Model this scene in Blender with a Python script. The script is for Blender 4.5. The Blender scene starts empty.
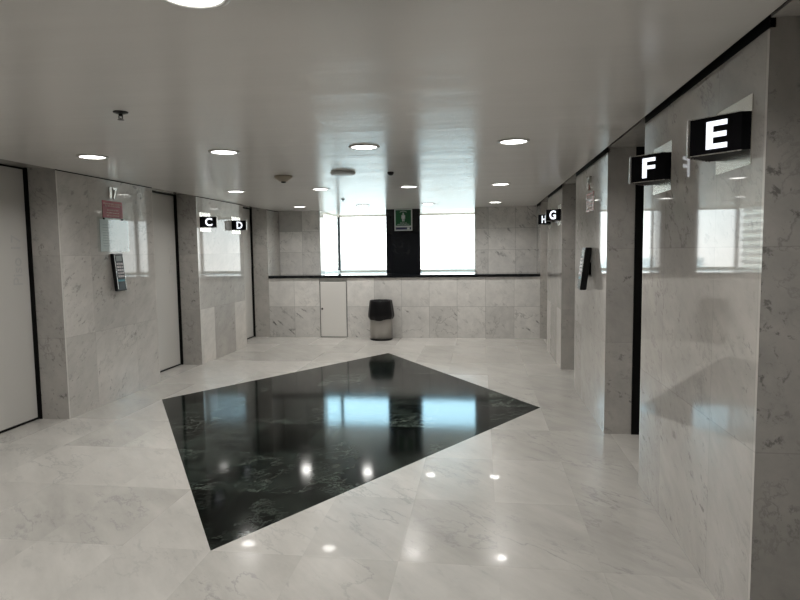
import bpy, bmesh, math, random
from mathutils import Vector, Matrix

C = bpy.context.scene.collection
sc = bpy.context.scene
random.seed(5)

# ------------------------------------------------------------------ camera
EYE = 1.6
YAW, PITCH, ROLL = 0.133750, 0.080668, -0.012835
def camera_axes(yaw, pitch, roll):
    fw = Vector((-math.sin(yaw), math.cos(yaw), 0)); rt = Vector((math.cos(yaw), math.sin(yaw), 0)); up = Vector((0, 0, 1))
    fw2 = fw * math.cos(pitch) - up * math.sin(pitch); up2 = up * math.cos(pitch) + fw * math.sin(pitch)
    r2 = rt * math.cos(roll) + up2 * math.sin(roll); u2 = up2 * math.cos(roll) - rt * math.sin(roll)
    return r2, u2, fw2
cr, cu, cf = camera_axes(YAW, PITCH, ROLL)
cd = bpy.data.cameras.new('camera'); cam = bpy.data.objects.new('camera', cd); C.objects.link(cam)
cd.sensor_width = 36; cd.lens = 601 / 800 * 36; cd.clip_start = 0.05; cd.clip_end = 3000
m = Matrix.Identity(4)
for i in range(3):
    m[i][0], m[i][1], m[i][2] = cr[i], cu[i], -cf[i]
m[2][3] = EYE
cam.matrix_world = m
sc.camera = cam

# ------------------------------------------------------------------ world: hazy white horizon turning pale blue higher up
w = bpy.data.worlds.new('hazy_sky'); sc.world = w; w.use_nodes = True
nt = w.node_tree; nt.nodes.clear()
wo = nt.nodes.new('ShaderNodeOutputWorld'); bg = nt.nodes.new('ShaderNodeBackground')
tc = nt.nodes.new('ShaderNodeTexCoord'); sx = nt.nodes.new('ShaderNodeSeparateXYZ'); rp = nt.nodes.new('ShaderNodeValToRGB')
nt.links.new(tc.outputs['Generated'], sx.inputs[0]); ma_ = nt.nodes.new('ShaderNodeMath'); ma_.operation = 'MULTIPLY_ADD'; ma_.inputs[1].default_value = 0.5; ma_.inputs[2].default_value = 0.5
nt.links.new(sx.outputs['Z'], ma_.inputs[0]); nt.links.new(ma_.outputs[0], rp.inputs[0])
nt.links.new(rp.outputs[0], bg.inputs[0]); nt.links.new(bg.outputs[0], wo.inputs[0])
el = rp.color_ramp.elements
# haze below and at the horizon, pale blue above; the ramp runs over (z + 1) / 2
el[0].position = 0.0; el[0].color = (0.58, 0.56, 0.52, 1)
el[1].position = 1.0; el[1].color = (0.50, 0.495, 0.48, 1)
for p_, c_ in ((0.46, (0.74, 0.74, 0.72)), (0.50, (0.88, 0.91, 0.91)), (0.535, (0.80, 0.90, 0.93)), (0.575, (0.80, 1.28, 1.52)), (0.66, (0.72, 1.22, 1.52)), (0.76, (0.47, 0.52, 0.54))):
    e = el.new(p_); e.color = (*c_, 1)
bg.inputs[1].default_value = 5.6

sc.view_settings.view_transform = 'Standard'; sc.view_settings.look = 'None'
sc.view_settings.gamma = 1; sc.view_settings.use_curve_mapping = False
sc.view_settings.exposure = 0.0
LAMP_W = 9.4          # watts of each downlight
LAMP_GLOW = 8.0      # what its diffuser gives off

# ------------------------------------------------------------------ sizes (metres)
XL, XR, H = -4.0, 1.06, 2.42
YP, YU, YG = 11.0, 11.7, 13.45          # parapet front, upper wall, outer glazing
LEDGE = 1.17
PIERS = [(-0.4, -0.4 + 1.7), (2.45, 4.15), (5.3, 7.0), (8.15, 9.85)]
REC = 0.29                               # depth of the lift recesses

# ------------------------------------------------------------------ materials
def new_mat(name):
    ma = bpy.data.materials.new(name); ma.use_nodes = True
    n = ma.node_tree; b = n.nodes['Principled BSDF']
    return ma, n, b
def plain(name, col, rough=0.5, metal=0.0, spec=0.5, emit=None, es=0, coat=0):
    ma, n, b = new_mat(name)
    b.inputs['Base Color'].default_value = (*col, 1); b.inputs['Roughness'].default_value = rough
    b.inputs['Metallic'].default_value = metal; b.inputs['Specular IOR Level'].default_value = spec
    b.inputs['Coat Weight'].default_value = coat
    if emit: b.inputs['Emission Color'].default_value = (*emit, 1); b.inputs['Emission Strength'].default_value = es
    return ma
class G:
    """tiny node-graph helper"""
    def __init__(s, n): s.n = n
    def node(s, t, **kw):
        d = s.n.nodes.new(t)
        for k, v in kw.items():
            if k.startswith('_'): setattr(d, k[1:], v)
        return d
    def put(s, sock, v):
        if isinstance(v, bpy.types.NodeSocket): s.n.links.new(v, sock)
        elif v is not None: sock.default_value = v
    def math(s, op, a, b=None, c=None, clamp=False):
        d = s.n.nodes.new('ShaderNodeMath'); d.operation = op; d.use_clamp = clamp
        s.put(d.inputs[0], a)
        if b is not None: s.put(d.inputs[1], b)
        if c is not None: s.put(d.inputs[2], c)
        return d.outputs[0]
    def vmath(s, op, a, b=None, scale=None):
        d = s.n.nodes.new('ShaderNodeVectorMath'); d.operation = op
        s.put(d.inputs[0], a)
        if b is not None: s.put(d.inputs[1], b)
        if scale is not None: s.put(d.inputs['Scale'], scale)
        return d.outputs[0]
    def mix(s, f, a, b, blend='MIX'):
        d = s.n.nodes.new('ShaderNodeMix'); d.data_type = 'RGBA'; d.blend_type = blend
        s.put(d.inputs['Factor'], f); s.put(d.inputs['A'], a); s.put(d.inputs['B'], b)
        return d.outputs['Result']
    def noise(s, vec, scale, detail=4, rough=0.5, dist=0):
        d = s.n.nodes.new('ShaderNodeTexNoise'); s.put(d.inputs['Vector'], vec)
        d.inputs['Scale'].default_value = scale; d.inputs['Detail'].default_value = detail
        d.inputs['Roughness'].default_value = rough; d.inputs['Distortion'].default_value = dist
        return d.outputs['Fac']
    def ramp(s, f, a, b, smooth=True):
        d = s.n.nodes.new('ShaderNodeMapRange'); d.interpolation_type = 'SMOOTHSTEP' if smooth else 'LINEAR'
        s.put(d.inputs['Value'], f); d.inputs['From Min'].default_value = a; d.inputs['From Max'].default_value = b
        return d.outputs['Result']
    def combine(s, x, y, z):
        d = s.n.nodes.new('ShaderNodeCombineXYZ')
        for k, v in enumerate((x, y, z)): s.put(d.inputs[k], v)
        return d.outputs[0]

def vein_field(g, vec, scale, rot=(0.6, 0.5, 0.8)):
    """hairline veins and soft drawn-out streaks; returns (vein 0..1, streak 0..1)"""
    mp = g.node('ShaderNodeMapping'); g.put(mp.inputs['Vector'], vec)
    mp.vector_type = 'TEXTURE'; mp.inputs['Rotation'].default_value = rot; mp.inputs['Scale'].default_value = (1.0, 2.6, 1.0)
    v = mp.outputs[0]
    r1 = g.math('ABSOLUTE', g.math('SUBTRACT', g.noise(v, 1.5 * scale, 9, 0.60, 0.25), 0.5))
    vein = g.math('SUBTRACT', 1.0, g.ramp(r1, 0.0, 0.010))
    r2 = g.math('ABSOLUTE', g.math('SUBTRACT', g.noise(v, 4.5 * scale, 8, 0.65, 0.3), 0.55))
    vein2 = g.math('MULTIPLY', g.math('SUBTRACT', 1.0, g.ramp(r2, 0.0, 0.012)), 0.75)
    gate1 = g.ramp(g.noise(vec, 1.3 * scale, 3), 0.40, 0.62)
    gate2 = g.ramp(g.noise(vec, 4.0 * scale, 3), 0.50, 0.66)
    veins = g.math('MAXIMUM', g.math('MULTIPLY', vein, gate1), g.math('MULTIPLY', vein2, gate2))
    mp2 = g.node('ShaderNodeMapping'); g.put(mp2.inputs['Vector'], vec)
    mp2.vector_type = 'TEXTURE'; mp2.inputs['Rotation'].default_value = rot; mp2.inputs['Scale'].default_value = (1.0, 4.5, 1.0)
    streak = g.noise(mp2.outputs[0], 7.0 * scale, 9, 0.66, 0.2)
    cloud = g.noise(vec, 1.6 * scale, 5, 0.6, 0.3)
    return veins, g.math('ADD', g.math('MULTIPLY', streak, 0.6), g.math('MULTIPLY', cloud, 0.4))

def tile_marble(name, col, vein_col, rough, seam_dark=0.25, scale=1.0, vein_amt=0.55, cloud_amt=0.5, rot=(0.6, 0.5, 0.8), stretch=(1.0, 3.2, 1.0)):
    """polished slabs: per-tile tone, seed and vein strength come from the mesh attribute 'tile' of the slab itself"""
    ma, n, b = new_mat(name); g = G(n)
    at = g.node('ShaderNodeVertexColor'); at.layer_name = 'tile'
    sp = g.node('ShaderNodeSeparateColor'); n.links.new(at.outputs[0], sp.inputs[0])
    tone, seed, vs = sp.outputs[0], sp.outputs[1], sp.outputs[2]
    pos = g.node('ShaderNodeTexCoord').outputs['Object']
    off = g.combine(g.math('MULTIPLY', seed, 37.0), g.math('MULTIPLY', seed, 91.0), g.math('MULTIPLY', seed, 53.0))
    vec = g.vmath('ADD', pos, off)
    vein, cloud = vein_field(g, vec, scale, rot)
    vein = g.math('MULTIPLY', vein, 0.55)
    mp = g.node('ShaderNodeMapping'); g.put(mp.inputs['Vector'], vec)
    mp.vector_type = 'TEXTURE'; mp.inputs['Rotation'].default_value = rot; mp.inputs['Scale'].default_value = stretch
    fl = g.ramp(g.noise(mp.outputs[0], 17 * scale, 6, 0.68, 0.3), 0.555, 0.65)
    fl = g.math('MULTIPLY', fl, g.ramp(g.noise(vec, 2.2 * scale, 4, 0.6), 0.40, 0.62))
    vein = g.math('MAXIMUM', vein, fl)
    base = g.mix(g.math('MULTIPLY', g.ramp(cloud, 0.36, 0.66, False), cloud_amt), (*col, 1), (*vein_col, 1))
    base = g.mix(g.math('MULTIPLY', g.math('MULTIPLY', vein, vein_amt), vs), base, (*[c * 0.45 for c in vein_col], 1))
    seam = None
    for nm in ('lo', 'hi'):
        uv = g.node('ShaderNodeUVMap'); uv.uv_map = nm
        s2 = g.node('ShaderNodeSeparateXYZ'); n.links.new(uv.outputs[0], s2.inputs[0])
        k = g.math('MINIMUM', s2.outputs[0], s2.outputs[1])
        seam = k if seam is None else g.math('MINIMUM', seam, k)
    sm = g.math('SUBTRACT', 1.0, g.ramp(seam, 0.0010, 0.0034))
    base = g.mix(g.math('MULTIPLY', sm, seam_dark), base, (*[c * 0.4 for c in vein_col], 1))
    base = g.mix(1.0, base, g.combine(tone, tone, tone), 'MULTIPLY')
    n.links.new(base, b.inputs['Base Color'])
    b.inputs['Roughness'].default_value = rough; b.inputs['IOR'].default_value = 1.5
    return ma

M = {}
M['wall_marble'] = tile_marble('polished grey marble', (0.60, 0.572, 0.54), (0.40, 0.39, 0.37), 0.035, vein_amt=0.8, scale=1.2, cloud_amt=0.7)
M['back_marble'] = tile_marble('veined grey marble', (0.84, 0.82, 0.79), (0.44, 0.44, 0.43), 0.10, vein_amt=1.0, cloud_amt=0.5, scale=0.9, seam_dark=0.6, rot=(0, 0.75, 0), stretch=(3.2, 1.0, 1.0))

def floor_material():
    ma, n, b = new_mat('polished marble floor'); g = G(n)
    pos = g.node('ShaderNodeTexCoord').outputs['Object']
    s = g.node('ShaderNodeSeparateXYZ'); n.links.new(pos, s.inputs[0])
    CX, CY, TX, TY = -1.45, 6.135, 0.5125, 0.7925
    u = g.math('DIVIDE', g.math('SUBTRACT', s.outputs[0], CX), TX)
    v = g.math('DIVIDE', g.math('SUBTRACT', s.outputs[1], CY), TY)
    iu, iv = g.math('FLOOR', u), g.math('FLOOR', v)
    dia = g.math('ADD', g.math('DIVIDE', g.math('ABSOLUTE', u), 4.0), g.math('DIVIDE', g.math('ABSOLUTE', v), 4.0))
    mask = g.math('LESS_THAN', dia, 1.0)
    wn = g.node('ShaderNodeTexWhiteNoise'); wn.noise_dimensions = '3D'
    n.links.new(g.combine(iu, iv, mask), wn.inputs['Vector'])
    seed = wn.outputs['Value']
    off = g.combine(g.math('MULTIPLY', seed, 37.0), g.math('MULTIPLY', seed, 91.0), g.math('MULTIPLY', seed, 53.0))
    vec = g.vmath('ADD', pos, off)
    vein, cloud = vein_field(g, vec, 1.0, (0, 0, 0.75))
    # white field
    col = g.mix(g.math('MULTIPLY', g.ramp(cloud, 0.36, 0.66, False), 0.8), (0.57, 0.549, 0.518, 1), (0.39, 0.38, 0.356, 1))
    mpf = g.node('ShaderNodeMapping'); g.put(mpf.inputs['Vector'], vec); mpf.vector_type = 'TEXTURE'; mpf.inputs['Rotation'].default_value = (0, 0, 0.75); mpf.inputs['Scale'].default_value = (1, 3.2, 1)
    ff = g.math('MULTIPLY', g.ramp(g.noise(mpf.outputs[0], 14, 6, 0.68, 0.3), 0.56, 0.66), g.ramp(g.noise(vec, 1.8, 4, 0.6), 0.45, 0.68))
    vein = g.math('MAXIMUM', vein, g.math('MULTIPLY', ff, 0.9))
    col = g.mix(g.math('MULTIPLY', vein, 0.5), col, (0.24, 0.245, 0.24, 1))
    cut = g.math('COMPARE', g.math('ADD', g.math('ABSOLUTE', g.math('ADD', iu, 0.5)), g.math('ABSOLUTE', g.math('ADD', iv, 0.5))), 4.0, 0.1)   # the slabs trimmed along the inlay are the palest
    tone = g.math('ADD', g.math('MULTIPLY_ADD', cut, 0.08, 0.90), g.math('MULTIPLY', seed, 0.10))
    col = g.mix(1.0, col, g.combine(tone, tone, tone), 'MULTIPLY')
    # green-black inlay
    dcloud = g.noise(vec, 3.0, 9, 0.72, 0.8)
    dk = g.mix(g.ramp(dcloud, 0.42, 0.74, False), (0.001, 0.002, 0.002, 1), (0.026, 0.036, 0.030, 1))
    mp = g.node('ShaderNodeMapping'); g.put(mp.inputs['Vector'], vec); mp.vector_type = 'TEXTURE'; mp.inputs['Rotation'].default_value = (0, 0, -0.9); mp.inputs['Scale'].default_value = (1, 2.2, 1)
    r = g.math('ABSOLUTE', g.math('SUBTRACT', g.noise(mp.outputs[0], 7.0, 9, 0.72, 0.15), 0.5))
    dv = g.math('MULTIPLY', g.math('SUBTRACT', 1.0, g.ramp(r, 0.0, 0.014)), g.ramp(g.noise(vec, 1.6, 4), 0.40, 0.66))
    dk = g.mix(g.math('MULTIPLY', dv, 0.8), dk, (0.17, 0.20, 0.17, 1))
    dt = g.math('ADD', 0.3, g.math('MULTIPLY', seed, 1.3))
    dk = g.mix(1.0, dk, g.combine(dt, dt, dt), 'MULTIPLY')
    # seams
    def edge(a, size):
        f = g.math('FRACT', a); f = g.math('MINIMUM', f, g.math('SUBTRACT', 1.0, f)); return g.math('MULTIPLY', f, size)
    sm = g.math('SUBTRACT', 1.0, g.ramp(g.math('MINIMUM', edge(u, TX), edge(v, TY)), 0.0004, 0.0014))
    col = g.mix(g.math('MULTIPLY', sm, 0.15), col, (0.25, 0.24, 0.22, 1))
    base = g.mix(mask, col, dk)
    n.links.new(base, b.inputs['Base Color'])
    wn2 = g.node('ShaderNodeTexWhiteNoise'); wn2.noise_dimensions = '3D'; n.links.new(g.combine(iv, iu, g.math('ADD', mask, 7.0)), wn2.inputs['Vector'])
    w2 = wn2.outputs['Value']; inv = g.math('SUBTRACT', 1.0, mask)
    n.links.new(g.math('ADD', 0.085, g.math('MULTIPLY', inv, g.math('MULTIPLY_ADD', w2, 0.14, 0.12))), b.inputs['Roughness'])
    n.links.new(g.math('MULTIPLY', inv, g.math('MULTIPLY_ADD', seed, 0.12, 0.02)), b.inputs['Coat Weight']); b.inputs['Coat Roughness'].default_value = 0.03
    n.links.new(g.math('MULTIPLY_ADD', inv, 0.22, 1.20), b.inputs['IOR'])
    bp = g.node('ShaderNodeBump'); bp.inputs['Strength'].default_value = 0.012; bp.inputs['Distance'].default_value = 0.02
    n.links.new(g.noise(pos, 5.0, 2), bp.inputs['Height']); n.links.new(bp.outputs[0], b.inputs['Normal'])
    return ma
M['floor'] = floor_material()

def ceiling_material():
    ma, n, b = new_mat('satin painted metal ceiling'); g = G(n)
    pos = g.node('ShaderNodeTexCoord').outputs['Object']
    b.inputs['Base Color'].default_value = (0.79, 0.77, 0.74, 1)
    b.inputs['Roughness'].default_value = 0.22; b.inputs['IOR'].default_value = 1.5
    s = g.node('ShaderNodeSeparateXYZ'); n.links.new(pos, s.inputs[0])
    wv = g.noise(g.combine(g.math('MULTIPLY', s.outputs[0], 0.35), g.math('MULTIPLY', s.outputs[1], 3.0), 0.0), 1.0, 3)
    bp = g.node('ShaderNodeBump'); bp.inputs['Strength'].default_value = 0.13; bp.inputs['Distance'].default_value = 0.05
    n.links.new(wv, bp.inputs['Height']); n.links.new(bp.outputs[0], b.inputs['Normal'])
    return ma
M['ceiling'] = ceiling_material()

def granite(name):
    ma, n, b = new_mat(name); g = G(n)
    pos = g.node('ShaderNodeTexCoord').outputs['Object']
    r = g.math('ABSOLUTE', g.math('SUBTRACT', g.noise(pos, 2.5, 7, 0.65, 1.0), 0.5))
    vn = g.math('MULTIPLY', g.math('SUBTRACT', 1.0, g.ramp(r, 0.0, 0.012)), g.ramp(g.noise(pos, 1.7, 2), 0.5, 0.7))
    n.links.new(g.mix(g.math('MULTIPLY', vn, 0.5), (0.008, 0.009, 0.011, 1), (0.05, 0.055, 0.055, 1)), b.inputs['Base Color'])
    b.inputs['Roughness'].default_value = 0.06
    return ma
M['granite'] = granite('polished black granite')

def brushed(name, col, rough, axis=2):
    ma, n, b = new_mat(name); g = G(n)
    pos = g.node('ShaderNodeTexCoord').outputs['Object']
    sc3 = [25, 25, 25]; sc3[axis] = 1.0
    mp = g.node('ShaderNodeMapping'); g.put(mp.inputs['Vector'], pos); mp.inputs['Scale'].default_value = sc3
    f = g.noise(mp.outputs[0], 3.0, 3)
    n.links.new(g.math('ADD', rough - 0.06, g.math('MULTIPLY', f, 0.12)), b.inputs['Roughness'])
    n.links.new(g.mix(f, (*[c * 0.94 for c in col], 1), (*col, 1)), b.inputs['Base Color'])
    b.inputs['Metallic'].default_value = 1.0
    return ma
M['steel'] = brushed('brushed stainless steel', (0.50, 0.48, 0.455), 0.28)
M['bin_steel'] = plain('satin stainless steel', (0.40, 0.385, 0.365), 0.33, 1.0)
M['sign_plate'] = plain('satin steel sign plate', (0.80, 0.78, 0.73), 0.24, 1.0)

def clear_sheet(name, tint, rough):
    """thin clear sheet: passes light straight through, reflects by Schlick's curve on either face"""
    ma = bpy.data.materials.new(name); ma.use_nodes = True; n = ma.node_tree; n.nodes.clear(); g = G(n)
    o = g.node('ShaderNodeOutputMaterial'); t = g.node('ShaderNodeBsdfTransparent'); gl = g.node('ShaderNodeBsdfGlossy'); mx = g.node('ShaderNodeMixShader')
    ge = g.node('ShaderNodeNewGeometry'); d = g.node('ShaderNodeVectorMath'); d.operation = 'DOT_PRODUCT'
    n.links.new(ge.outputs['Incoming'], d.inputs[0]); n.links.new(ge.outputs['Normal'], d.inputs[1])
    k = g.math('POWER', g.math('SUBTRACT', 1.0, g.math('ABSOLUTE', d.outputs['Value']), clamp=True), 5.0)
    f = g.math('MULTIPLY_ADD', k, 0.96, 0.04)
    t.inputs[0].default_value = (*tint, 1); gl.inputs['Roughness'].default_value = rough
    n.links.new(f, mx.inputs[0]); n.links.new(t.outputs[0], mx.inputs[1]); n.links.new(gl.outputs[0], mx.inputs[2]); n.links.new(mx.outputs[0], o.inputs[0])
    return ma
M['glass'] = clear_sheet('clear window glass', (0.97, 0.975, 0.965), 0.01)
M['acrylic'] = clear_sheet('clear acrylic', (0.96, 0.98, 0.98), 0.03)
M['black'] = plain('black seal and slot shade', (0.004, 0.004, 0.004), 0.6, spec=0.12)  # door frames, brackets and the shade painted along the ceiling edges
M['gloss_black'] = plain('gloss black plastic', (0.005, 0.005, 0.006), 0.3, spec=0.3)
M['sign_black'] = plain('black sign face', (0.005, 0.005, 0.007), 0.55, spec=0.1)
M['bag'] = plain('black plastic bag', (0.004, 0.004, 0.005), 0.35, spec=0.25)
M['door'] = plain('off white glass lift door', (0.56, 0.55, 0.525), 0.07)
M['etched'] = plain('etched grey lettering', (0.44, 0.44, 0.43), 0.3)
M['letter'] = plain('backlit white letter', (0.9, 0.9, 1.0), 0.4, emit=(0.88, 0.92, 1.0), es=1.3)
M['lamp'] = plain('lit diffuser', (1, 1, 1), 0.4, emit=(1.0, 0.985, 0.95), es=LAMP_GLOW)
M['white_metal'] = plain('white painted metal', (0.62, 0.61, 0.58), 0.35)
M['panel_white'] = plain('white painted panel', (0.80, 0.785, 0.755), 0.3)
M['grey_trim'] = plain('grey panel rim', (0.10, 0.10, 0.10), 0.4)
M['frame'] = plain('dark window mullion', (0.05, 0.055, 0.06), 0.35, 0.4)
M['white_frame'] = plain('white window frame', (0.8, 0.76, 0.70), 0.35)
M['sill'] = plain('warm stone sill', (0.42, 0.385, 0.34), 0.5)
M['beige'] = plain('beige plastic', (0.42, 0.36, 0.28), 0.45)
M['pale_plastic'] = plain('pale grey plastic', (0.60, 0.62, 0.61), 0.4)
M['dark_metal'] = plain('dark metal', (0.05, 0.05, 0.05), 0.35, 0.8)
M['chrome'] = plain('chrome', (0.75, 0.74, 0.72), 0.12, 1.0)
M['red'] = plain('dark red plastic notice', (0.33, 0.035, 0.05), 0.35)
M['notice_text'] = plain('cream print', (0.75, 0.60, 0.52), 0.5)
M['red_sheen'] = plain('red notice with painted sheen', (0.52, 0.20, 0.17), 0.2)  # red plate paled: the light it reflects is put into the colour
M['paper'] = plain('white paper', (0.74, 0.78, 0.79), 0.5)
M['paper_print'] = plain('pale print', (0.50, 0.56, 0.60), 0.6)
M['green'] = plain('green sign print', (0.010, 0.10, 0.035), 0.35)
M['navy'] = plain('navy strip', (0.012, 0.016, 0.075), 0.35)
M['sign_white'] = plain('white sign board', (0.62, 0.66, 0.66), 0.35)
M['keys'] = plain('silver keys', (0.62, 0.55, 0.55), 0.35)
M['lcd'] = plain('grey display', (0.30, 0.33, 0.32), 0.4)
M['teal'] = plain('teal label', (0.08, 0.27, 0.32), 0.5)
M['dark_panel'] = plain('dark reader panel', (0.008, 0.013, 0.014), 0.35, spec=0.3)
M['concrete'] = plain('sky cover concrete', (0.4, 0.4, 0.39), 0.8)
M['cream'] = plain('cream facade', (0.78, 0.74, 0.64), 0.7)
M['pale_facade'] = plain('pale facade', (0.80, 0.80, 0.78), 0.7)
M['facade_glass'] = plain('facade glazing', (0.62, 0.64, 0.65), 0.4)
M['louver'] = plain('shaded louver gap', (0.22, 0.21, 0.19), 0.7)
M['city_ground'] = plain('hazy ground', (0.80, 0.70, 0.60), 0.9)

# ------------------------------------------------------------------ mesh helpers
def make(name, bm, mat, parent=None, loc=None, smooth=False, bevel=0):
    me = bpy.data.meshes.new(name)
    bmesh.ops.recalc_face_normals(bm, faces=bm.faces) if bm.faces else None
    bm.to_mesh(me); bm.free()
    for x in (mat if isinstance(mat, (list, tuple)) else [mat]): me.materials.append(x)
    o = bpy.data.objects.new(name, me); C.objects.link(o)
    if smooth:
        for p in me.polygons: p.use_smooth = True
    if bevel:
        b = o.modifiers.new('bevel', 'BEVEL'); b.width = bevel; b.segments = 2; b.limit_method = 'ANGLE'
    if parent: o.parent = parent
    if loc: o.location = loc
    return o
def box(bm, x0, x1, y0, y1, z0, z1, mi=0):
    v = [bm.verts.new((x, y, z)) for x in (x0, x1) for y in (y0, y1) for z in (z0, z1)]
    for q in ((0, 1, 3, 2), (4, 6, 7, 5), (0, 4, 5, 1), (2, 3, 7, 6), (0, 2, 6, 4), (1, 5, 7, 3)):
        bm.faces.new([v[i] for i in q]).material_index = mi
def prism(bm, pts, z0, z1, mi=0):
    a = [bm.verts.new((x, y, z0)) for x, y in pts]; b = [bm.verts.new((x, y, z1)) for x, y in pts]
    n = len(pts)
    bm.faces.new(a[::-1]).material_index = mi; bm.faces.new(b).material_index = mi
    for i in range(n): bm.faces.new((a[i], a[(i + 1) % n], b[(i + 1) % n], b[i])).material_index = mi
def lathe(bm, prof, n=40, cx=0, cy=0, wob=None):
    """prof: list of (radius, z); closes at radius 0"""
    rings = []
    for k, (r, z) in enumerate(prof):
        if r < 1e-6: rings.append([bm.verts.new((cx, cy, z))])
        else:
            ring = []
            for i in range(n):
                a = 2 * math.pi * i / n
                rr, zz = (r, z) if wob is None else wob(k, a, r, z)
                ring.append(bm.verts.new((cx + rr * math.cos(a), cy + rr * math.sin(a), zz)))
            rings.append(ring)
    for p, q in zip(rings, rings[1:]):
        for i in range(n):
            j = (i + 1) % n
            f = []
            for t in ((p, i), (p, j), (q, j), (q, i)):
                vv = t[0][0] if len(t[0]) == 1 else t[0][t[1]]
                if vv not in f: f.append(vv)
            if len(f) > 2: bm.faces.new(f)
def empty(name, loc=(0, 0, 0)):
    o = bpy.data.objects.new(name, None); C.objects.link(o); o.location = loc; o.empty_display_size = 0.1
    return o
def tag(o, label, cat, group=None):
    o['label'] = label; o['category'] = cat
    if group: o['group'] = group
    return o
def struct(o):
    o['kind'] = 'structure'; return o
def text_bm(body, size, extrude=0.001, bold=0.0, align='CENTER', spacing=1.0):
    """a bmesh of lettering in the XY plane, facing +Z, centred"""
    cu_ = bpy.data.curves.new('t', 'FONT'); cu_.body = body; cu_.size = size; cu_.extrude = extrude; cu_.offset = bold
    cu_.align_x = align; cu_.align_y = 'CENTER'; cu_.resolution_u = 4; cu_.space_line = spacing
    ob = bpy.data.objects.new('t', cu_); C.objects.link(ob)
    dg = bpy.context.evaluated_depsgraph_get(); me = bpy.data.meshes.new_from_object(ob.evaluated_get(dg))
    bm = bmesh.new(); bm.from_mesh(me); bpy.data.objects.remove(ob); bpy.data.meshes.remove(me); bpy.data.curves.remove(cu_)
    return bm
def extent(bm):
    xs = [v.co.x for v in bm.verts]; ys = [v.co.y for v in bm.verts]
    return min(xs), max(xs), min(ys), max(ys)
def fit_text(body, width, height, extrude=0.001, bold=0.0, spacing=1.0, align='CENTER'):
    bm = text_bm(body, 0.1, extrude, bold, align, spacing)
    a, b, c, d = extent(bm); cx, cy = (a + b) / 2, (c + d) / 2
    kx = width / (b - a) if width else height / (d - c); ky = height / (d - c) if height else kx
    for v in bm.verts: v.co.x = (v.co.x - cx) * kx; v.co.y = (v.co.y - cy) * ky
    return bm
def stand(bm, origin, normal):
    """turn XY-plane lettering upright onto a vertical face with this outward normal"""
    nrm = Vector(normal).normalized(); up = Vector((0, 0, 1)); r = up.cross(nrm).normalized()
    mm = Matrix(((r.x, up.x, nrm.x, origin[0]), (r.y, up.y, nrm.y, origin[1]), (r.z, up.z, nrm.z, origin[2]), (0, 0, 0, 1)))
    bm.transform(mm); return bm

# tiled solids -----------------------------------------------------
class Tiled:
    def __init__(s):
        s.bm = bmesh.new(); s.col = s.bm.loops.layers.float_color.new('tile')
        s.lo = s.bm.loops.layers.uv.new('lo'); s.hi = s.bm.loops.layers.uv.new('hi')
    def quad(s, axis, side, c, u0, u1, v0, v1, tone, seed, vs):
        def P(u, v): return ((c, u, v), (u, c, v), (u, v, c))[axis]
        vv = [(u0, v0), (u1, v0), (u1, v1), (u0, v1)]
        flip = (side > 0) == (axis == 1)
        if flip: vv = vv[::-1]
        f = s.bm.faces.new([s.bm.verts.new(P(*p)) for p in vv])
        for l, p in zip(f.loops, vv):
            l[s.col] = (tone, seed, vs, 1); l[s.lo].uv = (p[0] - u0, p[1] - v0); l[s.hi].uv = (u1 - p[0], v1 - p[1])
    def box(s, x0, x1, y0, y1, z0, z1, xs=(), ys=(), zs=(), tone=None, faces=None):
        rng = ((x0, x1), (y0, y1), (z0, z1)); cuts = (xs, ys, zs)
        def div(a): 
            lo, hi = rng[a]; return [lo] + [t for t in cuts[a] if lo + .01 < t < hi - .01] + [hi]
        for axis in range(3):
            a, b = [k for k in range(3) if k != axis]
            for side in (-1, 1):
                if faces and (axis, side) not in faces: continue
                c = rng[axis][0 if side < 0 else 1]
                U, V = div(a), div(b)
                for i in range(len(U) - 1):
                    for j in range(len(V) - 1):
                        t = random.uniform(0.92, 1.06); vs = random.uniform(0.5, 1.0)
                        if tone:
                            k = tone(axis, side, (U[i] + U[i + 1]) / 2, (V[j] + V[j + 1]) / 2)
                            if k: t, vs = k
                        s.quad(axis, side, c, U[i], U[i + 1], V[j], V[j + 1], t, random.random(), vs)
    def done(s, name, mat, parent=None):
        me = bpy.data.meshes.new(name); s.bm.to_mesh(me); s.bm.free(); me.materials.append(mat)
        o = bpy.data.objects.new(name, me); C.objects.link(o)
        if parent: o.parent = parent
        return o

# ------------------------------------------------------------------ the setting
YB = -4.0
bm = bmesh.new(); box(bm, -4.8, 1.9, YB - 0.3, 13.7, -0.2, 0.0); struct(make('floor', bm, M['floor']))
bm = bmesh.new()
box(bm, -4.005, 1.02, YB, YU + 0.005, H, H + 0.04)
box(bm, -3.6, 0.4, YU + 0.005, YG + 0.06, H, H + 0.04)
struct(make('ceiling', bm, M['ceiling']))
bm = bmesh.new(); box(bm, -4.9, 2.0, YB - 0.3, YG + 0.1, 2.62, 2.75); struct(make('sky_cover', bm, M['concrete']))  # unseen cover added above the ceiling to block the sky

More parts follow.
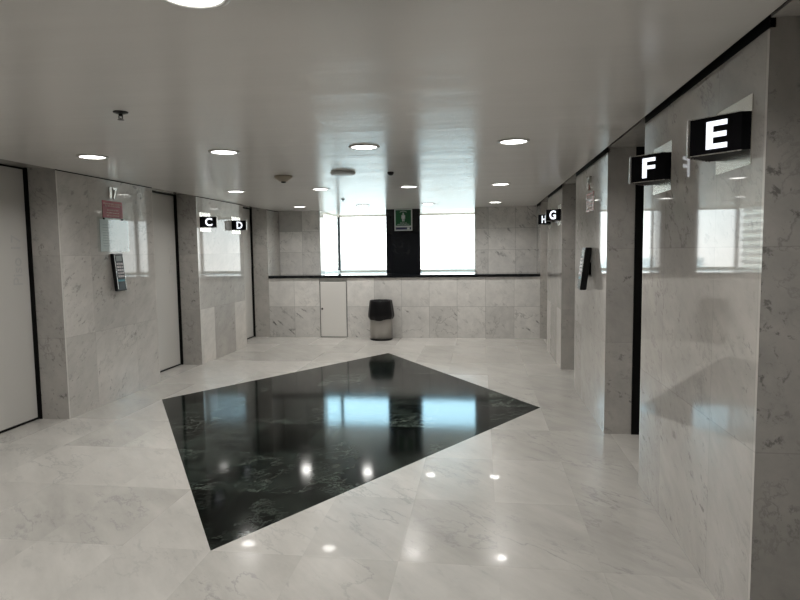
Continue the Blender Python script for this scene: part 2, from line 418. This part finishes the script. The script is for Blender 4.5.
def pier_tone(side_sign, p0, p1):
    def f(axis, side, u, v):
        if axis == 0 and (u - p0 < .02 or p1 - u < .02): return (1.14, 0.1)
        if axis == 0 and 8.15 < u < 9.85:           # the pale and grey slabs of the farthest pier
            if v < 0.8: return (0.82, 0.6) if 8.6 < u < 9.4 else (1.16, 0.3)
            return (0.88, 0.5) if v < 1.6 else (1.0, 0.4)
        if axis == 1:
            return (random.uniform(0.78, 0.9), 1.0)  # jamb faces toned down: their shade is put into the colour
        return None
    return f
ZS = (0.8, 1.6)
def side_wall(name, sgn):
    X = XL if sgn < 0 else XR
    T = Tiled()
    def bx(d0, d1, *a, **k):
        x0, x1 = sorted((X + sgn * d0, X + sgn * d1)); T.box(x0, x1, *a, **k)
    for y0, y1 in PIERS:
        bx(0, REC + .05, y0, y1, 0, 2.62, xs=(), ys=(y0 + .022, y0 + .47, y1 - .47, y1 - .022), zs=ZS, tone=pier_tone(sgn, y0, y1))
    bx(0, REC + .05, YP, YU + .3, 0, 2.62, ys=(YU,), zs=ZS, tone=lambda a, s, u, v: (0.95, 0.8))
    bx(0, REC + .05, YB, -1.55, 0, 2.62, ys=(-3.2, -2.4), zs=ZS)
    bx(REC + .05, REC + .30, YB, YU + .3, 0, 2.62, zs=ZS)              # masonry behind the recesses
    prev = -1.55
    for y0, y1 in PIERS + [(YP, YP)]:                                   # lintel over each recess
        bx(0.0, REC + .05, prev, y0, 2.44, 2.62, tone=lambda a, s, u, v: (0.9, 0.4)); prev = y1
    return struct(T.done(name, M['wall_marble']))
side_wall('wall_left', -1); side_wall('wall_right', 1)
bm = bmesh.new()
for y0, y1 in PIERS + [(YP, YU)]: box(bm, XR - .002, XR + .02, y0, y1, 2.405, 2.618)
box(bm, 1.018, XR + .02, YB, YU, 2.50, 2.618); box(bm, 1.018, 1.021, YB, YU, H - .001, 2.618)
struct(make('slot_shade_right', bm, M['black']))  # black strips paint the shade of the slot beside the ceiling
bm = bmesh.new()
for y0, y1 in PIERS + [(YP, YU)]: box(bm, XL - .02, XL + .002, y0, y1, 2.41, H)
struct(make('slot_shade_left', bm, M['black']))  # black line paints the thin shade where piers meet the ceiling

T = Tiled(); T.box(XL - .6, XR + .6, YB - .25, YB, 0, 2.62, xs=[-1.45 + .5125 * k for k in range(-5, 6)], zs=ZS)
struct(T.done('wall_back', M['wall_marble']))

# window wall: low parapet in front, upper wall set back above the ledge
W1, W2 = (-3.16, -1.83), (-1.16, -0.11)
cols = [-1.45 + .5125 * k for k in range(-5, 6)]
T = Tiled()
def low_tone(axis, side, u, v):
    if axis != 1: return None
    if v > 0.58: return (random.choice((1.08, 1.04, 0.98, 0.92)), random.uniform(.15, .5))
    return (random.choice((0.90, 0.96, 0.84)), random.uniform(.7, 1.1))
low = [c for c in cols if not -2.95 < c < -2.5]
T.box(XL, -3.005, YP, YU + .3, 0, LEDGE - .052, xs=low, zs=(0.58,), tone=low_tone)
T.box(-3.005, -2.485, YP + .02, YU + .3, 0, LEDGE - .052, tone=low_tone)
T.box(-2.485, XR, YP, YU + .3, 0, LEDGE - .052, xs=low, zs=(0.58,), tone=low_tone)
struct(T.done('wall_front', M['back_marble']))
T = Tiled()
def up_tone(axis, side, u, v):
    if axis != 1: return None
    if u < -3 : return ((0.80 if v > 2.02 else 1.12 if (v > 1.61) else 0.98) if u < -3.5 else (1.06 if v > 2.02 else 0.94), 0.6)
    return (random.uniform(0.86, 1.0), 0.9)
uz = (1.61, 2.02)
T.box(XL, W1[0], YU, YU + .3, LEDGE - .05, 2.62, xs=(-3.53,), zs=uz, tone=up_tone)
T.box(W2[1], XR, YU, YU + .3, LEDGE - .05, 2.62, xs=[c + .06 for c in cols], zs=uz, tone=up_tone)
struct(T.done('wall_front_upper', M['back_marble']))
bm = bmesh.new(); box(bm, W1[1], W2[0], YU - .01, YU + .3, LEDGE - .05, H); struct(make('wall_front_column', bm, M['granite']))

bm = bmesh.new(); box(bm, XL + .005, XR - .005, YP - .02, YU - .011, LEDGE - .05, LEDGE)
tag(make('granite_ledge', bm, M['granite'], bevel=.004), 'long polished black granite ledge capping the low marble wall under the windows', 'ledge')

# glazed bay beyond the openings
BX0, BX1 = -3.19, 0.12
bm = bmesh.new()
box(bm, BX0 - .05, BX1 + .05, YU + .3, YG + .1, 0, LEDGE - .03)
box(bm, BX0, BX1, YU - .01, YU + .3, LEDGE - .05, LEDGE - .03)
struct(make('trim_2', bm, M['sill']))
def window(n, x0, x1, y0, y1):
    """one pane and its slim frame; runs along x (y0 == y1) or along y"""
    bm = bmesh.new(); t = .02
    if y0 == y1: box(bm, x0, x1, y0 - .004, y0 + .004, LEDGE + .02, H - .03)
    else: box(bm, x0 - .004, x0 + .004, y0, y1, LEDGE + .02, H - .03)
    o = struct(make('window_%d' % n, bm, M['glass']))
    bm = bmesh.new()
    if y0 == y1:
        box(bm, x0, x1, y0 - t, y0 + t, LEDGE - .03, LEDGE + .02); box(bm, x0, x1, y0 - t, y0 + t, H - .03, H)
    else:
        box(bm, x0 - t, x0 + t, y0, y1, LEDGE - .03, LEDGE + .02); box(bm, x0 - t, x0 + t, y0, y1, H - .03, H)
    make('window_frame', bm, M['white_frame'], o)
    return o
w1 = window(1, BX0 + .03, -1.5, YG, YG)
bm = bmesh.new(); box(bm, BX0 - .035, BX0 + .03, YG - .035, YG + .03, LEDGE - .03, H); make('mullion', bm, M['frame'], w1)
w2 = window(2, -1.5, BX1 - .03, YG, YG)
bm = bmesh.new(); box(bm, BX1 - .03, BX1 + .035, YG - .035, YG + .03, LEDGE - .03, H); make('mullion', bm, M['frame'], w2)
bm = bmesh.new(); box(bm, -1.53, -1.47, YG - .035, YG + .03, LEDGE - .03, H); make('mullion', bm, M['frame'], w2)
window(3, BX0, BX0, YU + .3, YG - .035)
window(4, BX1, BX1, YU + .3, YG - .035)

# lift doors in their recesses
RECESS = [(-1.55, -0.4), (1.3, 2.45), (4.15, 5.3), (7.0, 8.15), (9.85, 11.0)]
def lift_door(n, sgn, y0, y1):
    X = (XL if sgn < 0 else XR) + sgn * (REC + .05); t = -sgn
    def bx(bm, d0, d1, *a):
        x0, x1 = sorted((X + t * d0, X + t * d1)); box(bm, x0, x1, *a)
    bm = bmesh.new(); bx(bm, 0.001, .012, y0 + .012, y1 - .012, .016, 2.425)
    d = struct(make('door_%d' % n, bm, M['door'], bevel=.003))
    bm = bmesh.new()
    fd = .052 if sgn < 0 else .115
    bx(bm, 0, fd, y0, y0 + .012, 0, 2.44); bx(bm, 0, fd, y1 - .012, y1, 0, 2.44)
    bx(bm, 0, .02, y0 + .012, y1 - .012, 2.425, 2.44); bx(bm, 0, .024, y0 + .012, y1 - .012, 0, .016)
    make('door_frame', bm, M['black'], d)
    bm = fit_text('Piso 17', 0.47, None, .0006)
    bm.transform(Matrix.Rotation(math.pi / 2, 4, 'Z'))
    yy = y1 - .155 if sgn < 0 else y0 + .155
    stand(bm, (X + t * .0125, yy, 1.565), (t, 0, 0)); make('lettering', bm, M['etched'], d)
k = 1
for sgn in (-1, 1):
    for y0, y1 in RECESS: lift_door(k, sgn, y0, y1); k += 1

# ------------------------------------------------------------------ lift letter signs
def letter_sign(letter, sgn, yn, label):
    X = XL if sgn < 0 else XR; t = -sgn
    L, D, z0, z1 = .355, .182, 1.982, 2.138
    r = empty('elevator_sign', (X, yn + L / 2, 2.06)); tag(r, label, 'sign', 'lift letter signs')
    def P(d, y): return (t * d, y - L / 2)         # local, d = distance from wall
    bm = bmesh.new(); pts = [P(0, 0), P(.004, 0), P(.004, L), P(0, L)]; prism(bm, pts, -.135, .14)
    make('mounting_plate', bm, M['sign_plate'], r, bevel=.001)
    ym = L / 2; a = .008
    zb, zt = z0 - 2.06, z1 - 2.06
    bm = bmesh.new(); pts = [P(.004, .012), P(.035, .012), P(D, ym - a), P(D, ym + a), P(.035, L - .012), P(.004, L - .012)]
    prism(bm, pts, zb + .004, zt - .004); make('body', bm, M['sign_black'], r)
    bm = bmesh.new(); pts = [P(D - .004, ym - a - .004), P(D + .005, ym - a - .003), P(D + .005, ym + a + .003), P(D - .004, ym + a + .004)]
    prism(bm, pts, zb, zt); make('end_cap', bm, M['steel'], r, bevel=.001)
    for s in (0, 1):
        pa, pb = (P(.035, .012), P(D, ym - a)) if s == 0 else (P(.035, L - .012), P(D, ym + a))
        dy = -.004 if s == 0 else .004
        for zz in (zb, zt - .004):
            bm = bmesh.new(); prism(bm, [pa, pb, (pb[0], pb[1] + dy), (pa[0], pa[1] + dy)], zz, zz + .004); make('trim_strip', bm, M['steel'], r)
    for s in (0, 1):
        pa, pb = (Vector(P(.035, .012)), Vector(P(D, ym - a))) if s == 0 else (Vector(P(.035, L - .012)), Vector(P(D, ym + a)))
        dv = (pb - pa).normalized(); nv = Vector((dv.y, -dv.x))
        if (nv.y > 0) == (s == 0): nv = -nv
        c = pa + (pb - pa) * .455 + nv * .0005
        g = {'C': (.104, .116), 'D': (.098, .112), 'E': (.086, .112), 'F': (.080, .112), 'G': (.106, .116), 'H': (.080, .112)}[letter]
        bm = fit_text(letter, g[0], g[1], .0015, .0022)
        stand(bm, (c.x, c.y, (zb + zt) / 2), (nv.x, nv.y, 0)); make('letter', bm, M['letter'], r)
letter_sign('C', -1, 8.235, 'black wedge sign with lit letter C on the left marble pier')
letter_sign('D', -1, 9.36, 'black wedge sign with lit letter D beside the farthest left door')
letter_sign('E', 1, 2.57, 'large near black wedge sign with lit letter E on a steel plate')
letter_sign('F', 1, 3.575, 'black wedge sign with lit letter F beside the black door edge')
letter_sign('G', 1, 8.22, 'black wedge sign with lit letter G on the far right pier')
letter_sign('H', 1, 9.36, 'black wedge sign with lit letter H half behind the G sign')

# ------------------------------------------------------------------ floor numbers, notices, keypads
def number17(sgn, y, z, label):
    X = XL if sgn < 0 else XR; t = -sgn
    r = empty('floor_number', (X, y, z)); tag(r, label, 'floor number', 'raised steel floor numbers')
    for ch, off, wd in (('1', -.048, .036), ('7', .030, .075)):
        bm = fit_text(ch, wd, .125, .011, .002)
        stand(bm, (t * .0115, off * (1 if sgn < 0 else -1), 0), (t, 0, 0)); make('digit', bm, M['chrome'], r)
number17(-1, 6.175, 2.275, 'raised steel number 17 above the dark red notice on the left pier')
number17(1, 6.10, 2.235, 'raised steel number 17 above the red notice on the right pier')

def notice(sgn, y, z, wd, ht, label, mat):
    X = XL if sgn < 0 else XR; t = -sgn
    r = empty('emergency_notice', (X, y, z)); tag(r, label, 'notice', 'red emergency notices')
    bm = bmesh.new(); x0, x1 = sorted((0, t * .004)); box(bm, x0, x1, -wd / 2, wd / 2, -ht / 2, ht / 2); make('plate', bm, mat, r, bevel=.001)
    rows = [('EN CASO DE SISMO O INCENDIO', .88, .33), ('NO USE LOS ELEVADORES', .74, .20), ('IN CASE OF FIRE', .56, -.04), ('OR EARTHQUAKE DO', .62, -.20), ('NOT USE ELEVATORS', .60, -.35)]
    for s, fw, fz in rows:
        bm = fit_text(s, fw * wd, .075 * ht, .0004, .0012); stand(bm, (t * .0042, 0, fz * ht), (t, 0, 0)); make('text_line', bm, M['notice_text'], r)
notice(-1, 6.175, 2.095, .365, .185, 'dark red notice with five lines of print under the left number 17', M['red'])
notice(1, 6.10, 2.055, .40, .18, 'shiny red notice under the number 17 on the right pier', M['red_sheen'])

# paper notice in a clear sleeve
r = empty('paper_notice', (XL, 6.165, 1.82)); tag(r, 'white paper in a clear wall sleeve under the dark red notice', 'notice')
bm = bmesh.new(); box(bm, .006, .010, -.285, .285, -.185, .185); make('clear_sleeve', bm, M['acrylic'], r)
bm = bmesh.new(); box(bm, .002, .0045, -.235, .275, -.18, .165); make('sheet', bm, M['paper'], r)
bm = bmesh.new()
for i in range(9): box(bm, .0045, .005, -.19, -.02 - .03 * (i % 3), .10 - i * .028, .108 - i * .028)
make('printed_lines', bm, M['paper_print'], r)
for yy in (-.16, .17):
    bm = bmesh.new(); lathe(bm, [(0, 0), (.011, 0), (.011, .010), (.007, .014), (0, .014)], 16)
    bm.transform(Matrix.Translation((0.002, yy, .172)) @ Matrix.Rotation(math.pi / 2, 4, 'Y')); make('screw', bm, M['dark_metal'], r, smooth=False)

def keypad(sgn, y, label, dt, db):
    X = XL if sgn < 0 else XR; t = -sgn
    zc, hh, wd = 1.41, .41, .18
    r = empty('call_keypad', (X, y, zc)); tag(r, label, 'keypad', 'lift call keypads')
    def side(bm, prof, a, b):
        A = [bm.verts.new((t * d, a, z)) for d, z in prof]; B = [bm.verts.new((t * d, b, z)) for d, z in prof]; n = len(prof)
        bm.faces.new(A); bm.faces.new(B[::-1])
        for i in range(n): bm.faces.new((A[i], B[i], B[(i + 1) % n], A[(i + 1) % n]))
    bm = bmesh.new(); side(bm, [(0, hh / 2), (dt, hh / 2), (db, -hh / 2), (db - dt, -hh / 2)], -wd / 2, wd / 2); make('body', bm, M['gloss_black'], r, bevel=.010)
    bm = bmesh.new(); side(bm, [(0, .06), (.012, .06), (.022, -.06), (0, -.06)], -.04, .04); make('wall_bracket', bm, M['black'], r)
    # strips of steel along both edges of the front
    ang = math.atan2(db - dt, hh)
    def pt(v, lift): # v from 0 (top) to 1 (bottom) along the sloping front
        return (dt + (db - dt) * v + lift, hh / 2 - hh * v)
    def slab(bm, v0, v1, a, b, lift=.004, sink=-.002):
        p0, p1, q0, q1 = pt(v0, lift), pt(v1, lift), pt(v1, sink), pt(v0, sink); side(bm, [p0, p1, q0, q1], a, b)
    for a in (-wd / 2 + .010, wd / 2 - .018):
        bm = bmesh.new(); slab(bm, .05, .95, a, a + .008, .003); make('edge_trim', bm, M['steel'], r)
    iw = wd / 2 - .032
    bm = bmesh.new(); slab(bm, .06, .20, -iw + .006, iw - .006, .0025); make('display', bm, M['lcd'], r)
    for row in range(5):
        for c in range(3):
            a = -iw + c * (2 * iw / 3) + .003; bm = bmesh.new(); v = .25 + row * .082
            slab(bm, v, v + .052, a, a + 2 * iw / 3 - .006, .006); make('key', bm, M['keys'], r, bevel=.001)
    bm = bmesh.new(); slab(bm, .69, .745, -iw, iw, .0025); make('label_strip', bm, M['teal'], r)
    bm = bmesh.new(); slab(bm, .765, .95, -iw, iw, .0025); make('card_reader', bm, M['dark_panel'], r)
keypad(-1, 6.175, 'black sloping keypad with silver keys below the white paper notice', .04, .075)
keypad(1, 6.06, 'black sloping keypad seen edge on at the right pier', .062, .110)

# ------------------------------------------------------------------ back wall items
r = empty('service_panel', (-2.745, YP, .53)); tag(r, 'white service cupboard panel set into the low marble wall left of the bin', 'access panel')
bm = bmesh.new(); box(bm, -.247, .247, -.006, .006, -.515, .52); make('door', bm, M['panel_white'], r, bevel=.002)
bm = bmesh.new()
for a in ((-.258, -.25, -.525, .53), (.25, .258, -.525, .53)): box(bm, a[0], a[1], -.004, .010, a[2], a[3])
box(bm, -.25, .25, -.004, .010, .523, .53); box(bm, -.25, .25, -.004, .010, -.525, -.517)
make('frame', bm, M['grey_trim'], r)
bm = bmesh.new(); lathe(bm, [(0, 0), (.018, 0), (.018, .008), (.012, .010), (0, .010)], 16); bm.transform(Matrix.Translation((-.215, -.006, .01)) @ Matrix.Rotation(math.pi / 2, 4, 'X'))
make('lock', bm, M['dark_metal'], r)

# green safety sign on the black column
r = empty('safety_sign', (-1.487, YU - .01, 2.21)); tag(r, 'green and white safety zone sign with a person figure on the black column', 'sign')
bm = bmesh.new(); box(bm, -.175, .175, -.008, 0, -.21, .21); make('board', bm, M['sign_white'], r, bevel=.012)
bm = bmesh.new(); box(bm, -.152, .152, -.0095, -.007, -.112, .190); make('green_field', bm, M['green'], r)
bm = bmesh.new(); box(bm, -.152, .152, -.0095, -.007, -.188, -.142); make('navy_strip', bm, M['navy'], r)
bm = bmesh.new(); box(bm, .075, .122, -.0105, -.009, -.185, -.148); make('logo_patch', bm, M['sign_white'], r)
bm = bmesh.new()
def disc(bm, cx, cz, rad, n=20, y=-.0105):
    a = [bm.verts.new((cx + rad * math.cos(2 * math.pi * i / n), y, cz + rad * math.sin(2 * math.pi * i / n))) for i in range(n)]; bm.faces.new(a)
disc(bm, 0, .113, .017)
def poly(bm, pts, y=-.0105): bm.faces.new([bm.verts.new((x, y, z)) for x, z in pts])
poly(bm, [(-.036, .092), (.036, .092), (.036, .02), (.026, .02), (.022, .075), (.022, -.03), (.004, -.03), (.004, .02), (-.004, .02), (-.004, -.03), (-.022, -.03), (-.022, .075), (-.026, .02), (-.036, .02)])
poly(bm, [(-.006, .148), (.006, .148), (0, .134)])
make('person_figure', bm, M['sign_white'], r)
bm = bmesh.new()
for i in range(10):
    a0, a1 = math.radians(55 + i * 7), math.radians(55 + (i + 1) * 7)
    q = [( (.112 + d) * math.cos(a), .052 + (.112 + d) * math.sin(a)) for d, a in ((0, a0), (.009, a0), (.009, a1), (0, a1))]; poly(bm, q)
make('arc_arrow', bm, M['sign_white'], r)
for s, wd, z in (('ZONA DE', .13, -.060), ('MENOR RIESGO', .23, -.088)):
    bm = fit_text(s, wd, .020, .0005, .001); stand(bm, (0, -.0098, z), (0, -1, 0)); make('text_line', bm, M['sign_white'], r)
bm = fit_text('17', .026, .022, .0004, .0005); stand(bm, (.0985, -.0108, -.166), (0, -1, 0)); bm.free()

# rubbish bin
r = empty('trash_bin', (-1.80, 10.765, 0)); tag(r, 'round stainless steel bin with a black bag folded over its rim', 'bin')
bm = bmesh.new(); lathe(bm, [(.190, .028), (.203, .030), (.203, .660), (.196, .660), (.196, .06), (0, .055)], 48); make('body', bm, M['bin_steel'], r, smooth=True)
bm = bmesh.new(); lathe(bm, [(0, 0), (.200, 0), (.206, .006), (.206, .026), (.200, .032), (0, .034)], 48); make('base_ring', bm, M['gloss_black'], r)
def wob(k, a, rr, z):
    f = math.sin(7 * a) * .5 + math.sin(13 * a + 1.3) * .35 + math.sin(23 * a + .4) * .25
    amp = (.012, .010, .008, .006, .003, .002, .006, .008)[min(k, 7)]
    zz = z + (.010 * math.sin(2 * a + 2.2) + .006 * math.sin(5 * a)) * (1 if k <= 1 else 0)
    return rr + amp * f, zz
bm = bmesh.new(); lathe(bm, [(.212, .375), (.236, .42), (.238, .46), (.226, .56), (.212, .66), (.206, .712), (.196, .722), (.185, .70), (.175, .55), (.17, .40)], 72, wob=wob)
make('bin_bag', bm, M['bag'], r, smooth=True)

# ------------------------------------------------------------------ ceiling fittings
def downlight(x, y, label):
    r = empty('downlight', (x, y, H)); tag(r, label, 'ceiling light', 'round ceiling downlights')
    bm = bmesh.new(); lathe(bm, [(.098, -.0005), (.122, -.001), (.120, -.006), (.104, -.010), (.098, -.006), (.098, -.0005)], 40); make('rim', bm, M['white_metal'], r, smooth=True)
    bm = bmesh.new(); lathe(bm, [(0, -.004), (.098, -.004), (.098, -.0005), (0, -.0005)], 40); make('diffuser', bm, M['lamp'], r)
    l = bpy.data.lights.new('lamp', 'AREA'); l.shape = 'DISK'; l.size = .18; l.energy = LAMP_W; l.color = (1.0, .975, .93); l.spread = math.radians(150)
    o = bpy.data.objects.new('lamp', l); C.objects.link(o); o.parent = r; o.location = (0, 0, -.012)
cols_txt = ['leftmost', 'second', 'third', 'rightmost']
rows = [(1.86, 'nearest row at the top of the photo'), (4.70, 'second row from the camera'), (7.67, 'third row, past the smoke detector'), (10.50, 'farthest row, by the windows')]
for y, rt in rows:
    for x, ct in zip((-3.2, -2.05, -.90, .25), cols_txt):
        lb = 'round lit ceiling downlight, %s in the %s' % (ct, rt)
        if (x, y) == (-.90, 1.86): lb = 'largest ceiling downlight, cut off by the top edge of the photo'
        elif y == 1.86: lb = 'round lit ceiling downlight out of frame overhead, %s of its row' % ct
        downlight(x, y, lb)

def sprinkler(x, y, label, k=1.0):
    r = empty('fire_sprinkler', (x, y, H)); tag(r, label, 'sprinkler', 'ceiling sprinklers')
    bm = bmesh.new(); lathe(bm, [(0, 0), (.042 * k, 0), (.040 * k, -.006), (.020 * k, -.012), (0, -.012)], 28); make('escutcheon', bm, M['dark_metal'], r)
    bm = bmesh.new(); lathe(bm, [(.012 * k, -.01), (.012 * k, -.020), (.008 * k, -.024), (0, -.024)], 18)
    for s in (-1, 1): box(bm, s * .011 * k - .002, s * .011 * k + .002, -.002, .002, -.040 * k, -.020 * k)
    make('frame_arms', bm, M['dark_metal'], r)
    bm = bmesh.new(); lathe(bm, [(0, -.036 * k), (.004, -.036 * k), (.004, -.042 * k), (.018 * k, -.044 * k), (.018 * k, -.046 * k), (0, -.046 * k)], 20); make('deflector', bm, M['dark_metal'], r)
sprinkler(-2.05, 3.29, 'dark ceiling sprinkler head nearest the camera, left of centre')
sprinkler(-2.11, 9.21, 'tiny ceiling sprinkler head far off before the left window', .8)

r = empty('smoke_detector', (-2.09, 6.3, H)); tag(r, 'beige smoke detector with a dark tip on the ceiling', 'smoke detector')
bm = bmesh.new(); lathe(bm, [(0, 0), (.095, 0), (.096, -.018), (.080, -.030), (.045, -.056), (.032, -.060), (0, -.060)], 40); make('housing', bm, M['beige'], r, smooth=True)
bm = bmesh.new(); lathe(bm, [(.028, -.058), (.027, -.068), (.015, -.074), (0, -.075)], 24); make('sensor_tip', bm, M['dark_metal'], r, smooth=True)
r = empty('ceiling_speaker', (-1.40, 6.13, H)); tag(r, 'flat pale round ceiling disc between the smoke detector and a black dome', 'ceiling speaker')
bm = bmesh.new(); lathe(bm, [(0, 0), (.125, 0), (.128, -.012), (.118, -.026), (.108, -.030)], 48); make('ring', bm, M['pale_plastic'], r, smooth=True)
bm = bmesh.new(); lathe(bm, [(.108, -.030), (.06, -.033), (0, -.034)], 48); make('cover', bm, M['white_metal'], r, smooth=True)
bm = bmesh.new(); lathe(bm, [(0, 0), (.034, 0), (.034, -.012), (.026, -.028), (.012, -.036), (0, -.037)], 24)
o = make('dome_camera', bm, M['gloss_black'], None, (-.92, 6.24, H), smooth=True); tag(o, 'small black ceiling dome right of the flat pale disc', 'ceiling camera')

# ------------------------------------------------------------------ the city outside, seventeen floors up
bm = bmesh.new(); box(bm, -900, 900, 14, 1500, -62, -60); struct(make('ground', bm, M['city_ground']))
def building(x, y, wd, dp, top, mat, label, floors, group=None, fh=3.4, gap=1.5):
    r = empty('building', (x, y, -60)); tag(r, label, 'building', group)
    bm = bmesh.new(); box(bm, -wd / 2, wd / 2, -dp / 2, dp / 2, 0, top + 60); make('wall', bm, mat, r)
    bm = bmesh.new()
    for i in range(floors):
        z = top + 60 - 1.2 - i * fh
        if z < 3: break
        box(bm, -wd / 2 - .05, wd / 2 + .05, -dp / 2 - .05, dp / 2 + .05, z - gap, z)
    make('window_bands', bm, M['facade_glass'] if gap > 1 else M['louver'], r)
building(-17.0, 23, 14, 14, 9, M['cream'], 'cream banded office block close outside the left window', 44, None, .34, .15)
far = 'pale buildings far outside the windows'
for x, y, wd, dp, tp in ((-30, 190, 26, 20, -3), (-62, 240, 30, 24, -2), (6, 260, 36, 24, -7), (34, 210, 22, 20, -4), (-8, 330, 40, 30, -5)):
    building(x, y, wd, dp, tp, M['pale_facade'], 'pale distant building lost in the bright haze outside', 14, far)
